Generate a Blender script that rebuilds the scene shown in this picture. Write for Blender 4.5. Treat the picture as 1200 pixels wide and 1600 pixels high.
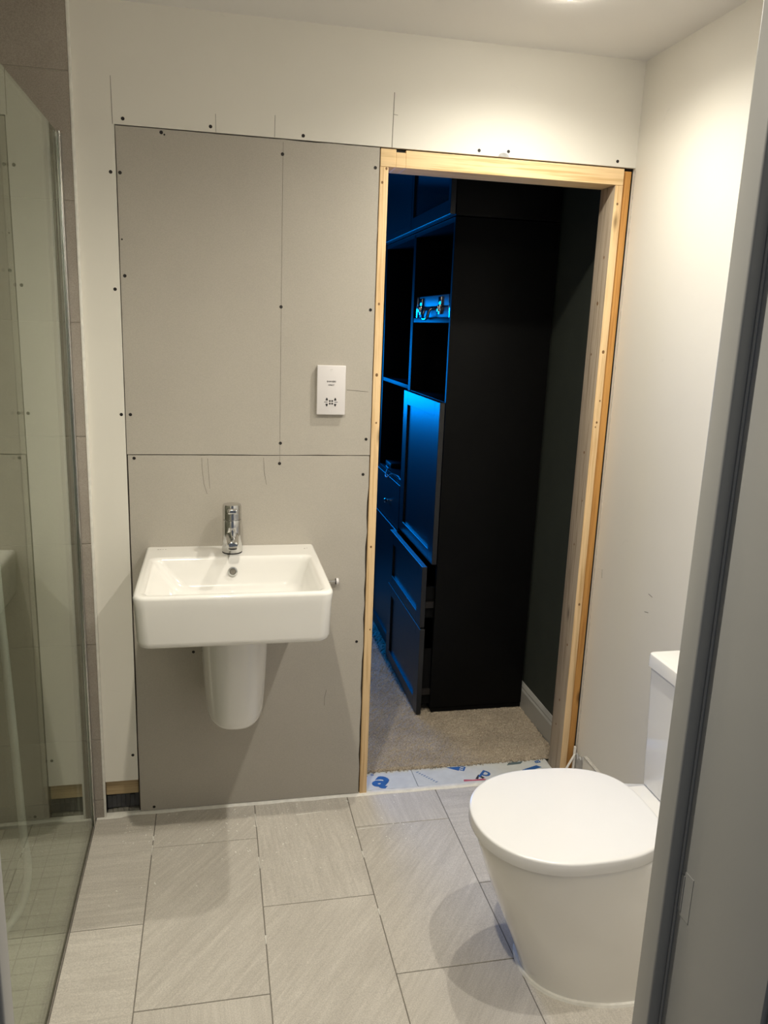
import bpy, bmesh, math, random
from mathutils import Vector, Matrix
random.seed(7)
for o in list(bpy.data.objects):
    bpy.data.objects.remove(o, do_unlink=True)
SC = bpy.context.scene
COL = SC.collection

# ------------------------------------------------------------------ camera
YAW, PITCH, ROLL, FPX = 0.213096763, 0.228341746, 0.0377036921, 1246.84
CAM = Vector((0.0, -2.3986, 1.5639))
cam_d = bpy.data.cameras.new('camera')
cam_d.sensor_fit = 'HORIZONTAL'
cam_d.sensor_width = 36.0
cam_d.lens = FPX / 1200.0 * 36.0
cam_d.clip_start = 0.02
cam = bpy.data.objects.new('camera', cam_d)
COL.objects.link(cam)
fw = Vector((math.sin(YAW) * math.cos(PITCH), math.cos(YAW) * math.cos(PITCH), -math.sin(PITCH)))
rt = Vector((math.cos(YAW), -math.sin(YAW), 0))
up = rt.cross(fw)
rt2 = rt * math.cos(ROLL) + up * math.sin(ROLL)
up2 = -rt * math.sin(ROLL) + up * math.cos(ROLL)
M = Matrix((rt2, up2, -fw)).transposed().to_4x4()
M.translation = CAM
cam.matrix_world = M
SC.camera = cam

# ------------------------------------------------------------------ world, exposure
w = bpy.data.worlds.new('world')
SC.world = w
w.use_nodes = True
w.node_tree.nodes['Background'].inputs[0].default_value = (0.80, 0.88, 1.0, 1)
w.node_tree.nodes['Background'].inputs[1].default_value = 0.14
SC.view_settings.view_transform = 'Standard'
SC.view_settings.look = 'None'
SC.view_settings.gamma = 1.0
SC.view_settings.use_curve_mapping = False
SC.view_settings.exposure = 0.1

# ceiling downlights: x, y, watts
LAMPS = [(0.84, -0.40, 34.0, (1.0, 0.945, 0.83)), (-0.03, -1.24, 58.0, (1.0, 0.92, 0.77)), (0.84, -1.18, 31.0, (1.0, 0.955, 0.87))]
CEIL = 2.357

# blue glow of the screen wall in the dark room behind
bl = bpy.data.lights.new('blue_room_light', 'AREA')
bl.shape = 'RECTANGLE'; bl.size = 1.0; bl.size_y = 0.6
bl.color = (0.0, 0.26, 1.0); bl.energy = 40.0
blo = bpy.data.objects.new('blue_room_light', bl)
COL.objects.link(blo)
blo.location = (0.08, 2.80, 1.35)
blo.rotation_euler = Vector((0.12, -1.0, -0.10)).to_track_quat('-Z', 'Y').to_euler()

# ------------------------------------------------------------------ materials
def new_mat(name):
    m = bpy.data.materials.new(name); m.use_nodes = True
    nt = m.node_tree
    b = nt.nodes['Principled BSDF']
    return m, nt, b
def N(nt, t, **kw):
    n = nt.nodes.new(t)
    for k, v in kw.items(): setattr(n, k, v)
    return n
def L(nt, a, b): nt.links.new(a, b)
def ramp(nt, fac, stops):
    r = N(nt, 'ShaderNodeValToRGB')
    el = r.color_ramp.elements
    while len(el) < len(stops): el.new(0.5)
    for e, (p, c) in zip(el, stops):
        e.position = p; e.color = (c[0], c[1], c[2], 1)
    L(nt, fac, r.inputs[0]); return r.outputs[0]
def coords(nt, kind='Object', scale=(1, 1, 1), rot=(0, 0, 0), rnd=0.0):
    tc = N(nt, 'ShaderNodeTexCoord'); mp = N(nt, 'ShaderNodeMapping')
    mp.inputs['Scale'].default_value = scale; mp.inputs['Rotation'].default_value = rot
    src = tc.outputs[kind]
    if rnd:
        oi = N(nt, 'ShaderNodeObjectInfo'); mul = N(nt, 'ShaderNodeMath', operation='MULTIPLY'); mul.inputs[1].default_value = rnd
        L(nt, oi.outputs['Random'], mul.inputs[0])
        ad = N(nt, 'ShaderNodeVectorMath', operation='ADD'); L(nt, src, ad.inputs[0]); L(nt, mul.outputs[0], ad.inputs[1])
        src = ad.outputs[0]
    if any(rot):
        m0 = N(nt, 'ShaderNodeMapping'); m0.inputs['Rotation'].default_value = rot; mp.inputs['Rotation'].default_value = (0, 0, 0)
        L(nt, src, m0.inputs[0]); src = m0.outputs[0]
    L(nt, src, mp.inputs[0]); return mp.outputs[0]
def noise(nt, vec, scale, detail=4, rough=0.55, dist=0.0):
    n = N(nt, 'ShaderNodeTexNoise'); n.inputs['Scale'].default_value = scale; n.inputs['Detail'].default_value = detail
    n.inputs['Roughness'].default_value = rough; n.inputs['Distortion'].default_value = dist
    L(nt, vec, n.inputs['Vector']); return n.outputs['Fac']
def bump(nt, b, h, strength, dist=0.002):
    n = N(nt, 'ShaderNodeBump'); n.inputs['Strength'].default_value = strength; n.inputs['Distance'].default_value = dist
    L(nt, h, n.inputs['Height']); L(nt, n.outputs[0], b.inputs['Normal'])
def mixc(nt, fac, a, b):
    m = N(nt, 'ShaderNodeMix', data_type='RGBA')
    if isinstance(fac, (int, float)): m.inputs[0].default_value = fac
    else: L(nt, fac, m.inputs[0])
    for i, v in ((6, a), (7, b)):
        if isinstance(v, tuple): m.inputs[i].default_value = (v[0], v[1], v[2], 1)
        else: L(nt, v, m.inputs[i])
    return m.outputs[2]

def mat_plain(name, col, rough=0.5, metal=0.0, var=0.06, vs=6.0, bs=0.0, bscale=300, spec=0.5, coat=0.0):
    m, nt, b = new_mat(name)
    v = coords(nt)
    f = noise(nt, v, vs, 3)
    lo = tuple(c * (1 - var) for c in col); hi = tuple(min(1, c * (1 + var)) for c in col)
    L(nt, ramp(nt, f, [(0.3, lo), (0.7, hi)]), b.inputs['Base Color'])
    b.inputs['Roughness'].default_value = rough; b.inputs['Metallic'].default_value = metal
    b.inputs['Specular IOR Level'].default_value = spec; b.inputs['Coat Weight'].default_value = coat
    if bs: bump(nt, b, noise(nt, v, bscale, 2), bs, 0.001)
    return m

def mat_paint(name, col, scuff=0.0):
    m, nt, b = new_mat(name)
    v = coords(nt)
    c = ramp(nt, noise(nt, v, 2.2, 4), [(0.3, tuple(x * 0.965 for x in col)), (0.7, col)])
    if scuff:
        v2 = coords(nt, scale=(1, 1, 2.2))
        s = ramp(nt, noise(nt, v2, 9, 6, 0.7, 0.6), [(0.66, (0, 0, 0)), (0.80, (scuff,) * 3)])
        c = mixc(nt, s, c, tuple(x * 0.62 for x in col))
    L(nt, c, b.inputs['Base Color'])
    b.inputs['Roughness'].default_value = 0.62; b.inputs['Specular IOR Level'].default_value = 0.3
    bump(nt, b, noise(nt, v, 160, 2), 0.06, 0.001)
    return m

def mat_board(name, col):
    m, nt, b = new_mat(name)
    v = coords(nt)
    c = ramp(nt, noise(nt, v, 3.0, 5, 0.6), [(0.3, tuple(x * 0.93 for x in col)), (0.72, col)])
    fine = ramp(nt, noise(nt, v, 420, 2), [(0.35, (0.92,) * 3), (0.65, (1, 1, 1))])
    mm = N(nt, 'ShaderNodeMix', data_type='RGBA', blend_type='MULTIPLY'); mm.inputs[0].default_value = 1
    L(nt, c, mm.inputs[6]); L(nt, fine, mm.inputs[7])
    vs = coords(nt, scale=(1, 1, 1), rot=(0, 0.6, 0))
    sc = ramp(nt, noise(nt, vs, 14, 7, 0.75, 1.2), [(0.70, (0, 0, 0)), (0.82, (0.35,) * 3)])
    L(nt, mixc(nt, sc, mm.outputs[2], tuple(min(1, x * 1.45) for x in col)), b.inputs['Base Color'])
    b.inputs['Roughness'].default_value = 0.85; b.inputs['Specular IOR Level'].default_value = 0.2
    bump(nt, b, noise(nt, v, 500, 2), 0.08, 0.001)
    return m

def mat_stone(name, ang, a, bcol, dust=0.0):
    """porcelain tile with combed streaks"""
    m, nt, b = new_mat(name)
    v1 = coords(nt, scale=(3.0, 34.0, 3.0), rot=(0, 0, ang), rnd=37.0)
    v2 = coords(nt, scale=(9.0, 120.0, 9.0), rot=(0, 0, ang), rnd=11.0)
    v3 = coords(nt, rnd=5.0)
    f1 = noise(nt, v1, 1.0, 6, 0.62, 0.8); f2 = noise(nt, v2, 1.0, 3, 0.6, 0.4); f3 = noise(nt, v3, 3.0, 4)
    ad = N(nt, 'ShaderNodeMath', operation='ADD'); L(nt, f1, ad.inputs[0]); L(nt, f2, ad.inputs[1])
    ad2 = N(nt, 'ShaderNodeMath', operation='ADD'); L(nt, ad.outputs[0], ad2.inputs[0]); L(nt, f3, ad2.inputs[1])
    dv = N(nt, 'ShaderNodeMath', operation='DIVIDE'); L(nt, ad2.outputs[0], dv.inputs[0]); dv.inputs[1].default_value = 3
    c = ramp(nt, dv.outputs[0], [(0.28, a), (0.50, tuple((x + y) / 2 for x, y in zip(a, bcol))), (0.70, bcol)])
    sp = ramp(nt, noise(nt, v3, 330, 4, 0.8), [(0.36, (0.70,) * 3), (0.64, (1.0,) * 3)])
    mm = N(nt, 'ShaderNodeMix', data_type='RGBA', blend_type='MULTIPLY'); mm.inputs[0].default_value = 1
    L(nt, c, mm.inputs[6]); L(nt, sp, mm.inputs[7])
    c = mm.outputs[2]
    if dust:
        dn = ramp(nt, noise(nt, coords(nt, scale=(1, 1.6, 1), rnd=3.0), 22, 8, 0.78, 1.0), [(0.60, (0, 0, 0)), (0.74, (dust,) * 3)])
        c = mixc(nt, dn, c, (0.80, 0.78, 0.72))
    L(nt, c, b.inputs['Base Color'])
    b.inputs['Roughness'].default_value = 0.55; b.inputs['Specular IOR Level'].default_value = 0.35
    bump(nt, b, dv.outputs[0], 0.25, 0.002)
    return m

def mat_wood(name, a, bcol, axis='Z', knots=True):
    m, nt, b = new_mat(name)
    sc = {'Z': (38, 38, 1.6), 'X': (1.6, 38, 38)}[axis]
    v = coords(nt, scale=sc, rnd=4.0)
    f = noise(nt, v, 1.0, 5, 0.6, 1.4)
    sc2 = {'Z': (160, 160, 4), 'X': (4, 160, 160)}[axis]
    f2 = noise(nt, coords(nt, scale=sc2, rnd=2.0), 1.0, 3)
    ad = N(nt, 'ShaderNodeMath', operation='ADD'); L(nt, f, ad.inputs[0]); L(nt, f2, ad.inputs[1])
    dv = N(nt, 'ShaderNodeMath', operation='MULTIPLY'); L(nt, ad.outputs[0], dv.inputs[0]); dv.inputs[1].default_value = 0.5
    c = ramp(nt, dv.outputs[0], [(0.38, a), (0.50, bcol), (0.64, tuple(min(1, x * 1.08) for x in bcol))])
    if knots:
        sk = {'Z': (14, 14, 4.5), 'X': (4.5, 14, 14)}[axis]
        vo = N(nt, 'ShaderNodeTexVoronoi'); vo.inputs['Scale'].default_value = 1.0
        L(nt, coords(nt, scale=sk, rnd=9.0), vo.inputs['Vector'])
        k = ramp(nt, vo.outputs['Distance'], [(0.045, (0.85,) * 3), (0.11, (0.3,) * 3), (0.17, (0, 0, 0))])
        c = mixc(nt, k, c, tuple(x * 0.38 for x in a))
    L(nt, c, b.inputs['Base Color'])
    b.inputs['Roughness'].default_value = 0.6; b.inputs['Specular IOR Level'].default_value = 0.3
    bump(nt, b, dv.outputs[0], 0.12, 0.001)
    return m

def mat_glass(name, tint, body):
    """clear pane: transmitted light tinted, mirror reflection rising at grazing angles on both faces"""
    m, nt, b = new_mat(name)
    nt.nodes.remove(b)
    out = nt.nodes['Material Output']
    g = N(nt, 'ShaderNodeNewGeometry'); dt = N(nt, 'ShaderNodeVectorMath', operation='DOT_PRODUCT')
    L(nt, g.outputs['Normal'], dt.inputs[0]); L(nt, g.outputs['Incoming'], dt.inputs[1])
    ab = N(nt, 'ShaderNodeMath', operation='ABSOLUTE'); L(nt, dt.outputs['Value'], ab.inputs[0])
    sb = N(nt, 'ShaderNodeMath', operation='SUBTRACT'); sb.inputs[0].default_value = 1; L(nt, ab.outputs[0], sb.inputs[1])
    pw = N(nt, 'ShaderNodeMath', operation='POWER'); L(nt, sb.outputs[0], pw.inputs[0]); pw.inputs[1].default_value = 5
    ma = N(nt, 'ShaderNodeMath', operation='MULTIPLY_ADD'); L(nt, pw.outputs[0], ma.inputs[0]); ma.inputs[1].default_value = 0.955; ma.inputs[2].default_value = 0.045
    vn = noise(nt, coords(nt), 5, 3)
    tr = N(nt, 'ShaderNodeBsdfTransparent'); L(nt, ramp(nt, vn, [(0.3, tuple(x * 0.97 for x in tint)), (0.7, tint)]), tr.inputs[0])
    gl = N(nt, 'ShaderNodeBsdfGlossy'); gl.inputs[0].default_value = (body[0], body[1], body[2], 1); gl.inputs['Roughness'].default_value = 0.0
    mx = N(nt, 'ShaderNodeMixShader'); L(nt, ma.outputs[0], mx.inputs[0]); L(nt, tr.outputs[0], mx.inputs[1]); L(nt, gl.outputs[0], mx.inputs[2])
    L(nt, mx.outputs[0], out.inputs['Surface'])
    return m

def mat_emit(name, col, strength):
    m, nt, b = new_mat(name)
    L(nt, ramp(nt, noise(nt, coords(nt), 4, 1), [(0.3, tuple(x * 0.97 for x in col)), (0.7, col)]), b.inputs['Emission Color'])
    b.inputs['Emission Strength'].default_value = strength
    b.inputs['Base Color'].default_value = (0.8, 0.8, 0.8, 1)
    return m

MP = mat_paint('white_wall_paint', (0.775, 0.745, 0.672), 0.25)
MC = mat_paint('ceiling_paint', (0.80, 0.78, 0.75))
MB = mat_board('bare_plasterboard', (0.49, 0.455, 0.395))
MCORE = mat_plain('dark_wall_core', (0.06, 0.05, 0.04), 0.9)
MGAP = mat_plain('plasterboard_edge', (0.55, 0.53, 0.48), 0.9, var=0.2, vs=60)
FT = [mat_stone('floor_tile_a', 0.0, (0.50, 0.462, 0.405), (0.79, 0.742, 0.665), 0.35),
      mat_stone('floor_tile_b', math.radians(86), (0.50, 0.462, 0.405), (0.79, 0.742, 0.665), 0.35),
      mat_stone('floor_tile_c', math.radians(-52), (0.50, 0.462, 0.405), (0.79, 0.742, 0.665), 0.15)]
MWT = mat_stone('shower_wall_tile', 0.0, (0.33, 0.29, 0.245), (0.46, 0.41, 0.35))
MMO = mat_stone('mosaic_tile', math.radians(70), (0.48, 0.45, 0.385), (0.70, 0.66, 0.58))
MGR = mat_plain('grey_grout', (0.23, 0.21, 0.18), 0.9, var=0.15, vs=80)
MSIL = mat_plain('white_sealant', (0.78, 0.76, 0.70), 0.5, var=0.08, vs=50, bs=0.3, bscale=80)
MPINE = mat_wood('pine_upright', (0.60, 0.38, 0.17), (0.78, 0.56, 0.31), 'Z')
MPINEX = mat_wood('pine_head', (0.62, 0.40, 0.18), (0.80, 0.58, 0.32), 'X')
MPINEO = mat_wood('old_pine_stud', (0.44, 0.20, 0.05), (0.58, 0.30, 0.085), 'Z')
MPINEG = mat_wood('grey_brown_pine_face', (0.30, 0.225, 0.15), (0.47, 0.385, 0.285), 'Z')
MKNOT = mat_plain('knot_brown', (0.20, 0.10, 0.035), 0.6, var=0.3, vs=200)
MSOLE = mat_wood('sole_plate_timber', (0.17, 0.10, 0.04), (0.40, 0.30, 0.17), 'X')
MMEMB = mat_plain('black_membrane', (0.035, 0.036, 0.04), 0.55, var=0.4, vs=30, bs=0.6, bscale=40)
MCON = mat_plain('bare_concrete', (0.20, 0.19, 0.16), 0.9, var=0.25, vs=50, bs=0.5, bscale=120)
MCER = mat_plain('white_ceramic', (0.82, 0.805, 0.765), 0.08, var=0.01, coat=0.5)
MSEAT = mat_plain('white_seat_plastic', (0.80, 0.795, 0.785), 0.22, var=0.01)
MCHR = mat_plain('chrome', (0.62, 0.62, 0.61), 0.10, 1.0, var=0.02)
MCHRR = mat_plain('satin_chrome', (0.62, 0.63, 0.62), 0.28, 1.0, var=0.05)
MBLK = mat_plain('black_plastic', (0.012, 0.011, 0.010), 0.5, var=0.2)
MSCR = mat_plain('black_screw', (0.016, 0.013, 0.011), 0.55, 0.3, var=0.3, vs=300)
MPEN = mat_plain('pencil_grey', (0.17, 0.155, 0.13), 0.8, var=0.25, vs=40)
MSOCK = mat_plain('white_socket_plastic', (0.72, 0.69, 0.68), 0.3, var=0.01)
MINK = mat_plain('black_print', (0.03, 0.027, 0.025), 0.6, var=0.1)
MGLASS = mat_glass('shower_glass', (0.85, 0.875, 0.83), (0.93, 0.97, 0.91))
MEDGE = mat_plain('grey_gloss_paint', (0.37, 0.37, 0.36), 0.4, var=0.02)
MCAB = mat_plain('black_brown_lacquer', (0.005, 0.005, 0.0048), 0.5, var=0.1, spec=0.07)
MCABF = mat_plain('dark_front_lacquer', (0.010, 0.0105, 0.011), 0.36, var=0.06, spec=0.5)
MCABG = mat_plain('smoked_glass', (0.035, 0.038, 0.042), 0.06, var=0.05, spec=1.0)
MGREEN = mat_plain('dark_green_paint', (0.034, 0.040, 0.030), 0.7, var=0.08)
MSKF = mat_plain('greige_skirting_paint', (0.42, 0.41, 0.37), 0.5, var=0.05)
MROOM = mat_plain('dark_room_paint', (0.12, 0.13, 0.15), 0.8, var=0.05)
MALU = mat_plain('brushed_aluminium', (0.10, 0.105, 0.11), 0.5, 0.2, var=0.12, vs=90)
MFOIL = mat_plain('white_foil_facing', (0.66, 0.67, 0.64), 0.45, var=0.06, vs=25, bs=0.3, bscale=60)
MBLUE = mat_plain('blue_print', (0.03, 0.12, 0.36), 0.6, var=0.15, vs=60)
MRED = mat_plain('red_print', (0.50, 0.10, 0.14), 0.6, var=0.2, vs=60)
MWRAP = mat_plain('grey_torn_film', (0.40, 0.40, 0.39), 0.45, var=0.3, vs=30, bs=0.8, bscale=40)
def mat_carpet():
    m, nt, b = new_mat('beige_carpet')
    v = coords(nt)
    c = ramp(nt, noise(nt, v, 260, 4, 0.75), [(0.33, (0.24, 0.19, 0.13)), (0.55, (0.52, 0.44, 0.33)), (0.72, (0.68, 0.59, 0.46))])
    c2 = ramp(nt, noise(nt, v, 9, 4), [(0.35, (0.82,) * 3), (0.65, (1,) * 3)])
    mm = N(nt, 'ShaderNodeMix', data_type='RGBA', blend_type='MULTIPLY'); mm.inputs[0].default_value = 1
    L(nt, c, mm.inputs[6]); L(nt, c2, mm.inputs[7]); L(nt, mm.outputs[2], b.inputs['Base Color'])
    b.inputs['Roughness'].default_value = 0.95; b.inputs['Specular IOR Level'].default_value = 0.1
    bump(nt, b, noise(nt, v, 300, 3), 0.8, 0.004)
    return m
MCARP = mat_carpet()

# ------------------------------------------------------------------ mesh helpers (world coordinates; obj() moves them to the parent's frame)
WLOC = {}
def link(o, parent=None, loc=(0, 0, 0)):
    COL.objects.link(o)
    if parent:
        o.parent = parent
        WLOC[o] = WLOC[parent] + Vector(loc)
    else:
        WLOC[o] = Vector(loc)
    o.location = loc
    return o
def empty(name, loc, label=None, cat=None, group=None, kind=None):
    o = bpy.data.objects.new(name, None); o.empty_display_size = 0.05
    link(o, None, loc); tag(o, label, cat, group, kind); return o
def tag(o, label=None, cat=None, group=None, kind=None):
    if label: o['label'] = label
    if cat: o['category'] = cat
    if group: o['group'] = group
    if kind: o['kind'] = kind
    return o
def obj(name, bm, mat, parent=None, smooth=False, label=None, cat=None, group=None, kind=None, angle=40):
    """bmesh in world coordinates -> object; top-level origin at the base centre"""
    bmesh.ops.recalc_face_normals(bm, faces=bm.faces)
    me = bpy.data.meshes.new(name)
    if smooth:
        for f in bm.faces: f.smooth = True
        ca = math.radians(angle)
        for e in bm.edges:
            if len(e.link_faces) == 2 and e.calc_face_angle(0) > ca: e.smooth = False
    xs = [v.co for v in bm.verts]
    if parent: base = WLOC[parent].copy()
    else:
        base = Vector(((min(v.x for v in xs) + max(v.x for v in xs)) / 2, (min(v.y for v in xs) + max(v.y for v in xs)) / 2, min(v.z for v in xs)))
    bmesh.ops.translate(bm, vec=-base, verts=bm.verts)
    bm.to_mesh(me); bm.free()
    for mm in (mat if isinstance(mat, (list, tuple)) else [mat]): me.materials.append(mm)
    o = bpy.data.objects.new(name, me)
    if parent: link(o, parent)
    else: link(o, None, base)
    tag(o, label, cat, group, kind)
    return o
def BM(): return bmesh.new()
def bx(bm, x0, x1, y0, y1, z0, z1, bev=0.0, seg=2, rot=None, mi=0):
    r = bmesh.ops.create_cube(bm, size=1.0)
    vs = r['verts']
    for v in vs:
        v.co = Vector(((x0 + x1) / 2 + v.co.x * (x1 - x0), (y0 + y1) / 2 + v.co.y * (y1 - y0), (z0 + z1) / 2 + v.co.z * (z1 - z0)))
    fs = list({f for v in vs for f in v.link_faces})
    for f in fs: f.material_index = mi
    if bev:
        es = list({e for v in vs for e in v.link_edges})
        rr = bmesh.ops.bevel(bm, geom=es, offset=bev, segments=seg, affect='EDGES', profile=0.5)
        for f in rr['faces']: f.material_index = mi
        vs = list({v for f in rr['faces'] for v in f.verts} | {v for v in vs if v.is_valid})
    if rot is not None:
        bmesh.ops.rotate(bm, cent=rot[0], matrix=rot[1], verts=[v for v in vs if v.is_valid])
    return bm
def box(name, ext, mat, parent=None, bev=0.0, seg=2, **kw):
    return obj(name, bx(BM(), *ext, bev=bev, seg=seg), mat, parent, smooth=bool(bev), **kw)
def loft(bm, rings, cap0=True, cap1=True, closed=True):
    vr = [[bm.verts.new(p) for p in r] for r in rings]
    n = len(rings[0])
    for a, b in zip(vr, vr[1:]):
        for i in range(n if closed else n - 1):
            j = (i + 1) % n
            bm.faces.new((a[i], a[j], b[j], b[i]))
    if cap0: bm.faces.new(vr[0][::-1])
    if cap1: bm.faces.new(vr[-1])
    return bm
def tube(bm, pts, rad, n=12, caps=True, radii=None):
    pts = [Vector(p) for p in pts]
    rings = []; prev = None
    for i, p in enumerate(pts):
        t = (pts[min(i + 1, len(pts) - 1)] - pts[max(i - 1, 0)]).normalized()
        if prev is None:
            a = t.orthogonal().normalized()
        else:
            a = (prev - t * prev.dot(t)).normalized()
        prev = a
        b = t.cross(a); r = radii[i] if radii else rad
        rings.append([p + (a * math.cos(2 * math.pi * k / n) + b * math.sin(2 * math.pi * k / n)) * r for k in range(n)])
    return loft(bm, rings, caps, caps)
def lathe(bm, prof, axis_o, axis_d=(0, 0, 1), n=24):
    d = Vector(axis_d).normalized(); a = d.orthogonal().normalized(); b = d.cross(a); o = Vector(axis_o)
    rings = [[o + d * h + (a * math.cos(2 * math.pi * k / n) + b * math.sin(2 * math.pi * k / n)) * max(r, 1e-5) for k in range(n)] for r, h in prof]
    return loft(bm, rings)
def rrect(x0, x1, y0, y1, z, r, k=6, radii=None):
    """rounded rectangle ring, anticlockwise; radii = (x0y0, x1y0, x1y1, x0y1)"""
    rr = radii or (r, r, r, r); P = []
    for (cx, cy, a0, q) in ((x0, y0, 180, rr[0]), (x1, y0, 270, rr[1]), (x1, y1, 0, rr[2]), (x0, y1, 90, rr[3])):
        sx = 1 if cx == x0 else -1; sy = 1 if cy == y0 else -1
        ox, oy = cx + sx * q, cy + sy * q
        for i in range(k + 1):
            a = math.radians(a0 + 90 * i / k)
            P.append(Vector((ox + q * math.cos(a), oy + q * math.sin(a), z)))
    return P
def catmull(P, m=8):
    P = [Vector(p) for p in P]; out = []
    for i in range(len(P) - 1):
        p0 = P[max(i - 1, 0)]; p1 = P[i]; p2 = P[i + 1]; p3 = P[min(i + 2, len(P) - 1)]
        for k in range(m):
            t = k / m
            out.append(0.5 * ((2 * p1) + (p2 - p0) * t + (2 * p0 - 5 * p1 + 4 * p2 - p3) * t * t + (3 * p1 - p0 - 3 * p2 + p3) * t ** 3))
    out.append(P[-1]); return out
def inst(name, me, parent, wloc, rot=(0, 0, 0), scale=(1, 1, 1), kind=None):
    o = bpy.data.objects.new(name, me)
    link(o, parent, Vector(wloc) - WLOC[parent]); o.rotation_euler = rot; o.scale = scale
    if kind: o['kind'] = kind
    return o
def mesh_of(bm, name, mat, smooth=False):
    bmesh.ops.recalc_face_normals(bm, faces=bm.faces)
    me = bpy.data.meshes.new(name)
    if smooth:
        for f in bm.faces: f.smooth = True
    bm.to_mesh(me); bm.free(); me.materials.append(mat); return me
def text(name, s, size, mat, parent, mw, extrude=0.0002, bold=0.0, **kw):
    cu = bpy.data.curves.new(name, 'FONT'); cu.body = s; cu.size = size; cu.align_x = 'CENTER'; cu.align_y = 'CENTER'
    cu.extrude = extrude; cu.offset = bold; cu.resolution_u = 3
    t = bpy.data.objects.new('tmp_text', cu); COL.objects.link(t)
    dg = bpy.context.evaluated_depsgraph_get()
    me = bpy.data.meshes.new_from_object(t.evaluated_get(dg))
    bpy.data.objects.remove(t, do_unlink=True); bpy.data.curves.remove(cu)
    me.name = name; me.transform(Matrix.Translation(-WLOC[parent]) @ mw)
    me.materials.clear(); me.materials.append(mat)
    o = bpy.data.objects.new(name, me); link(o, parent); tag(o, **kw); return o

# ================================================================== SETTING
XR = 1.262            # right wall
XG = -0.392           # glass plane
XT = -0.357           # edge of the shower tiling
XL = -1.25            # left wall of the shower
YF = -1.593           # front wall (doorway the camera looks through)
PT, PB = 2.0580, 1.1735   # top and seam of the bare boards
FX0, FX1 = 0.470, 1.2555  # rough opening

# ---- back wall: painted skin as the wall itself
bm = BM()
bx(bm, XL - 0.1, XT, 0.0, 0.0125, -0.05, CEIL + 0.01)
bx(bm, XT, -0.2535, 0.0, 0.0125, 0.121, CEIL + 0.01)
bx(bm, -0.2535, XR + 0.01, 0.0, 0.0125, PT + 0.003, CEIL + 0.01)
wall_back = obj('wall_back', bm, MP, kind='structure', label='white painted back wall with bare boards, tiles and a rough doorway')
bm = BM()
bx(bm, XL - 0.1, XT, 0.0125, 0.095, -0.05, CEIL + 0.05)
bx(bm, XT, -0.2535, 0.0125, 0.095, 0.121, CEIL + 0.05)
bx(bm, XT, -0.2535, 0.045, 0.095, -0.05, 0.121)
bx(bm, -0.2535, FX0, 0.0128, 0.095, -0.05, CEIL + 0.05)
bx(bm, FX0, XR + 0.1, 0.0125, 0.095, PT + 0.003, CEIL + 0.05)
obj('wall_core', bm, MCORE, wall_back)

# bare plasterboard panels with slightly uneven cut edges
def board(ext, jit_right=0.0, jit_top=0.0, seed=1, label=None):
    rnd = random.Random(seed); x0, x1, z0, z1 = ext; P = []
    n = 24
    for i in range(9): P.append((x0 + (x1 - x0) * i / 9, z0 + rnd.uniform(-0.0008, 0.0008)))
    for i in range(n): P.append((x1 + (rnd.uniform(-jit_right, jit_right * 0.3) if i else 0), z0 + (z1 - z0) * i / n))
    for i in range(n): P.append((x1 - (x1 - x0) * i / n, z1 + (rnd.uniform(-jit_top, jit_top * 0.4) if i else 0)))
    for i in range(9): P.append((x0 + rnd.uniform(-0.0006, 0.0006), z1 - (z1 - z0) * i / 9))
    bm = BM()
    loft(bm, [[Vector((x, 0.0126, z)) for x, z in P], [Vector((x, 0.0006, z)) for x, z in P]])
    return obj('plasterboard_panel', bm, MB, wall_back, label=label)
upper = board((-0.2512, 0.4675, PB + 0.0012, PT), 0.0008, 0.0012, 3, 'bare grey plasterboard panel above the seam, shaver socket on it')
lower = board((-0.2492, 0.4660, 0.0065, PB - 0.0014), 0.0035, 0.0005, 5, 'bare grey plasterboard panel below the seam, behind the basin')

# screws
bm = BM(); lathe(bm, [(0.0048, 0.0), (0.0046, 0.0006), (0.0026, 0.0004), (0.0012, 0.0002)], (0, 0, 0), (0, -1, 0), 12)
SCREW = mesh_of(bm, 'screw', MSCR)
for x, z in [(-0.231, 2.076), (-0.003, 2.075), (0.249, 2.072), (0.762, 2.073), (0.852, 2.077), (1.201, 2.076), (-0.267, 1.941), (-0.267, 1.637), (-0.263, 1.290), (-0.267, 0.209)]:
    inst('screw', SCREW, wall_back, (x, 0.0, z))
for x, z, s in [(-0.133, 2.050, 1), (-0.125, 2.045, .5), (-0.243, 1.941, 1), (-0.244, 1.770, .5), (-0.240, 1.674, 1), (-0.238, 1.290, 1), (0.192, 2.020, 1), (0.456, 2.004, 1), (0.191, 1.608, 1), (0.455, 1.610, 1), (0.454, 1.224, 1), (0.192, 1.210, 1)]:
    inst('screw', SCREW, upper, (x, 0.0006, z), scale=(s, 1, s))
for x, z in [(-0.232, 1.163), (0.190, 1.148), (0.448, 1.114), (0.444, 0.560), (-0.074, 0.550), (-0.207, 0.018)]:
    inst('screw', SCREW, lower, (x, 0.0006, z))

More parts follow.
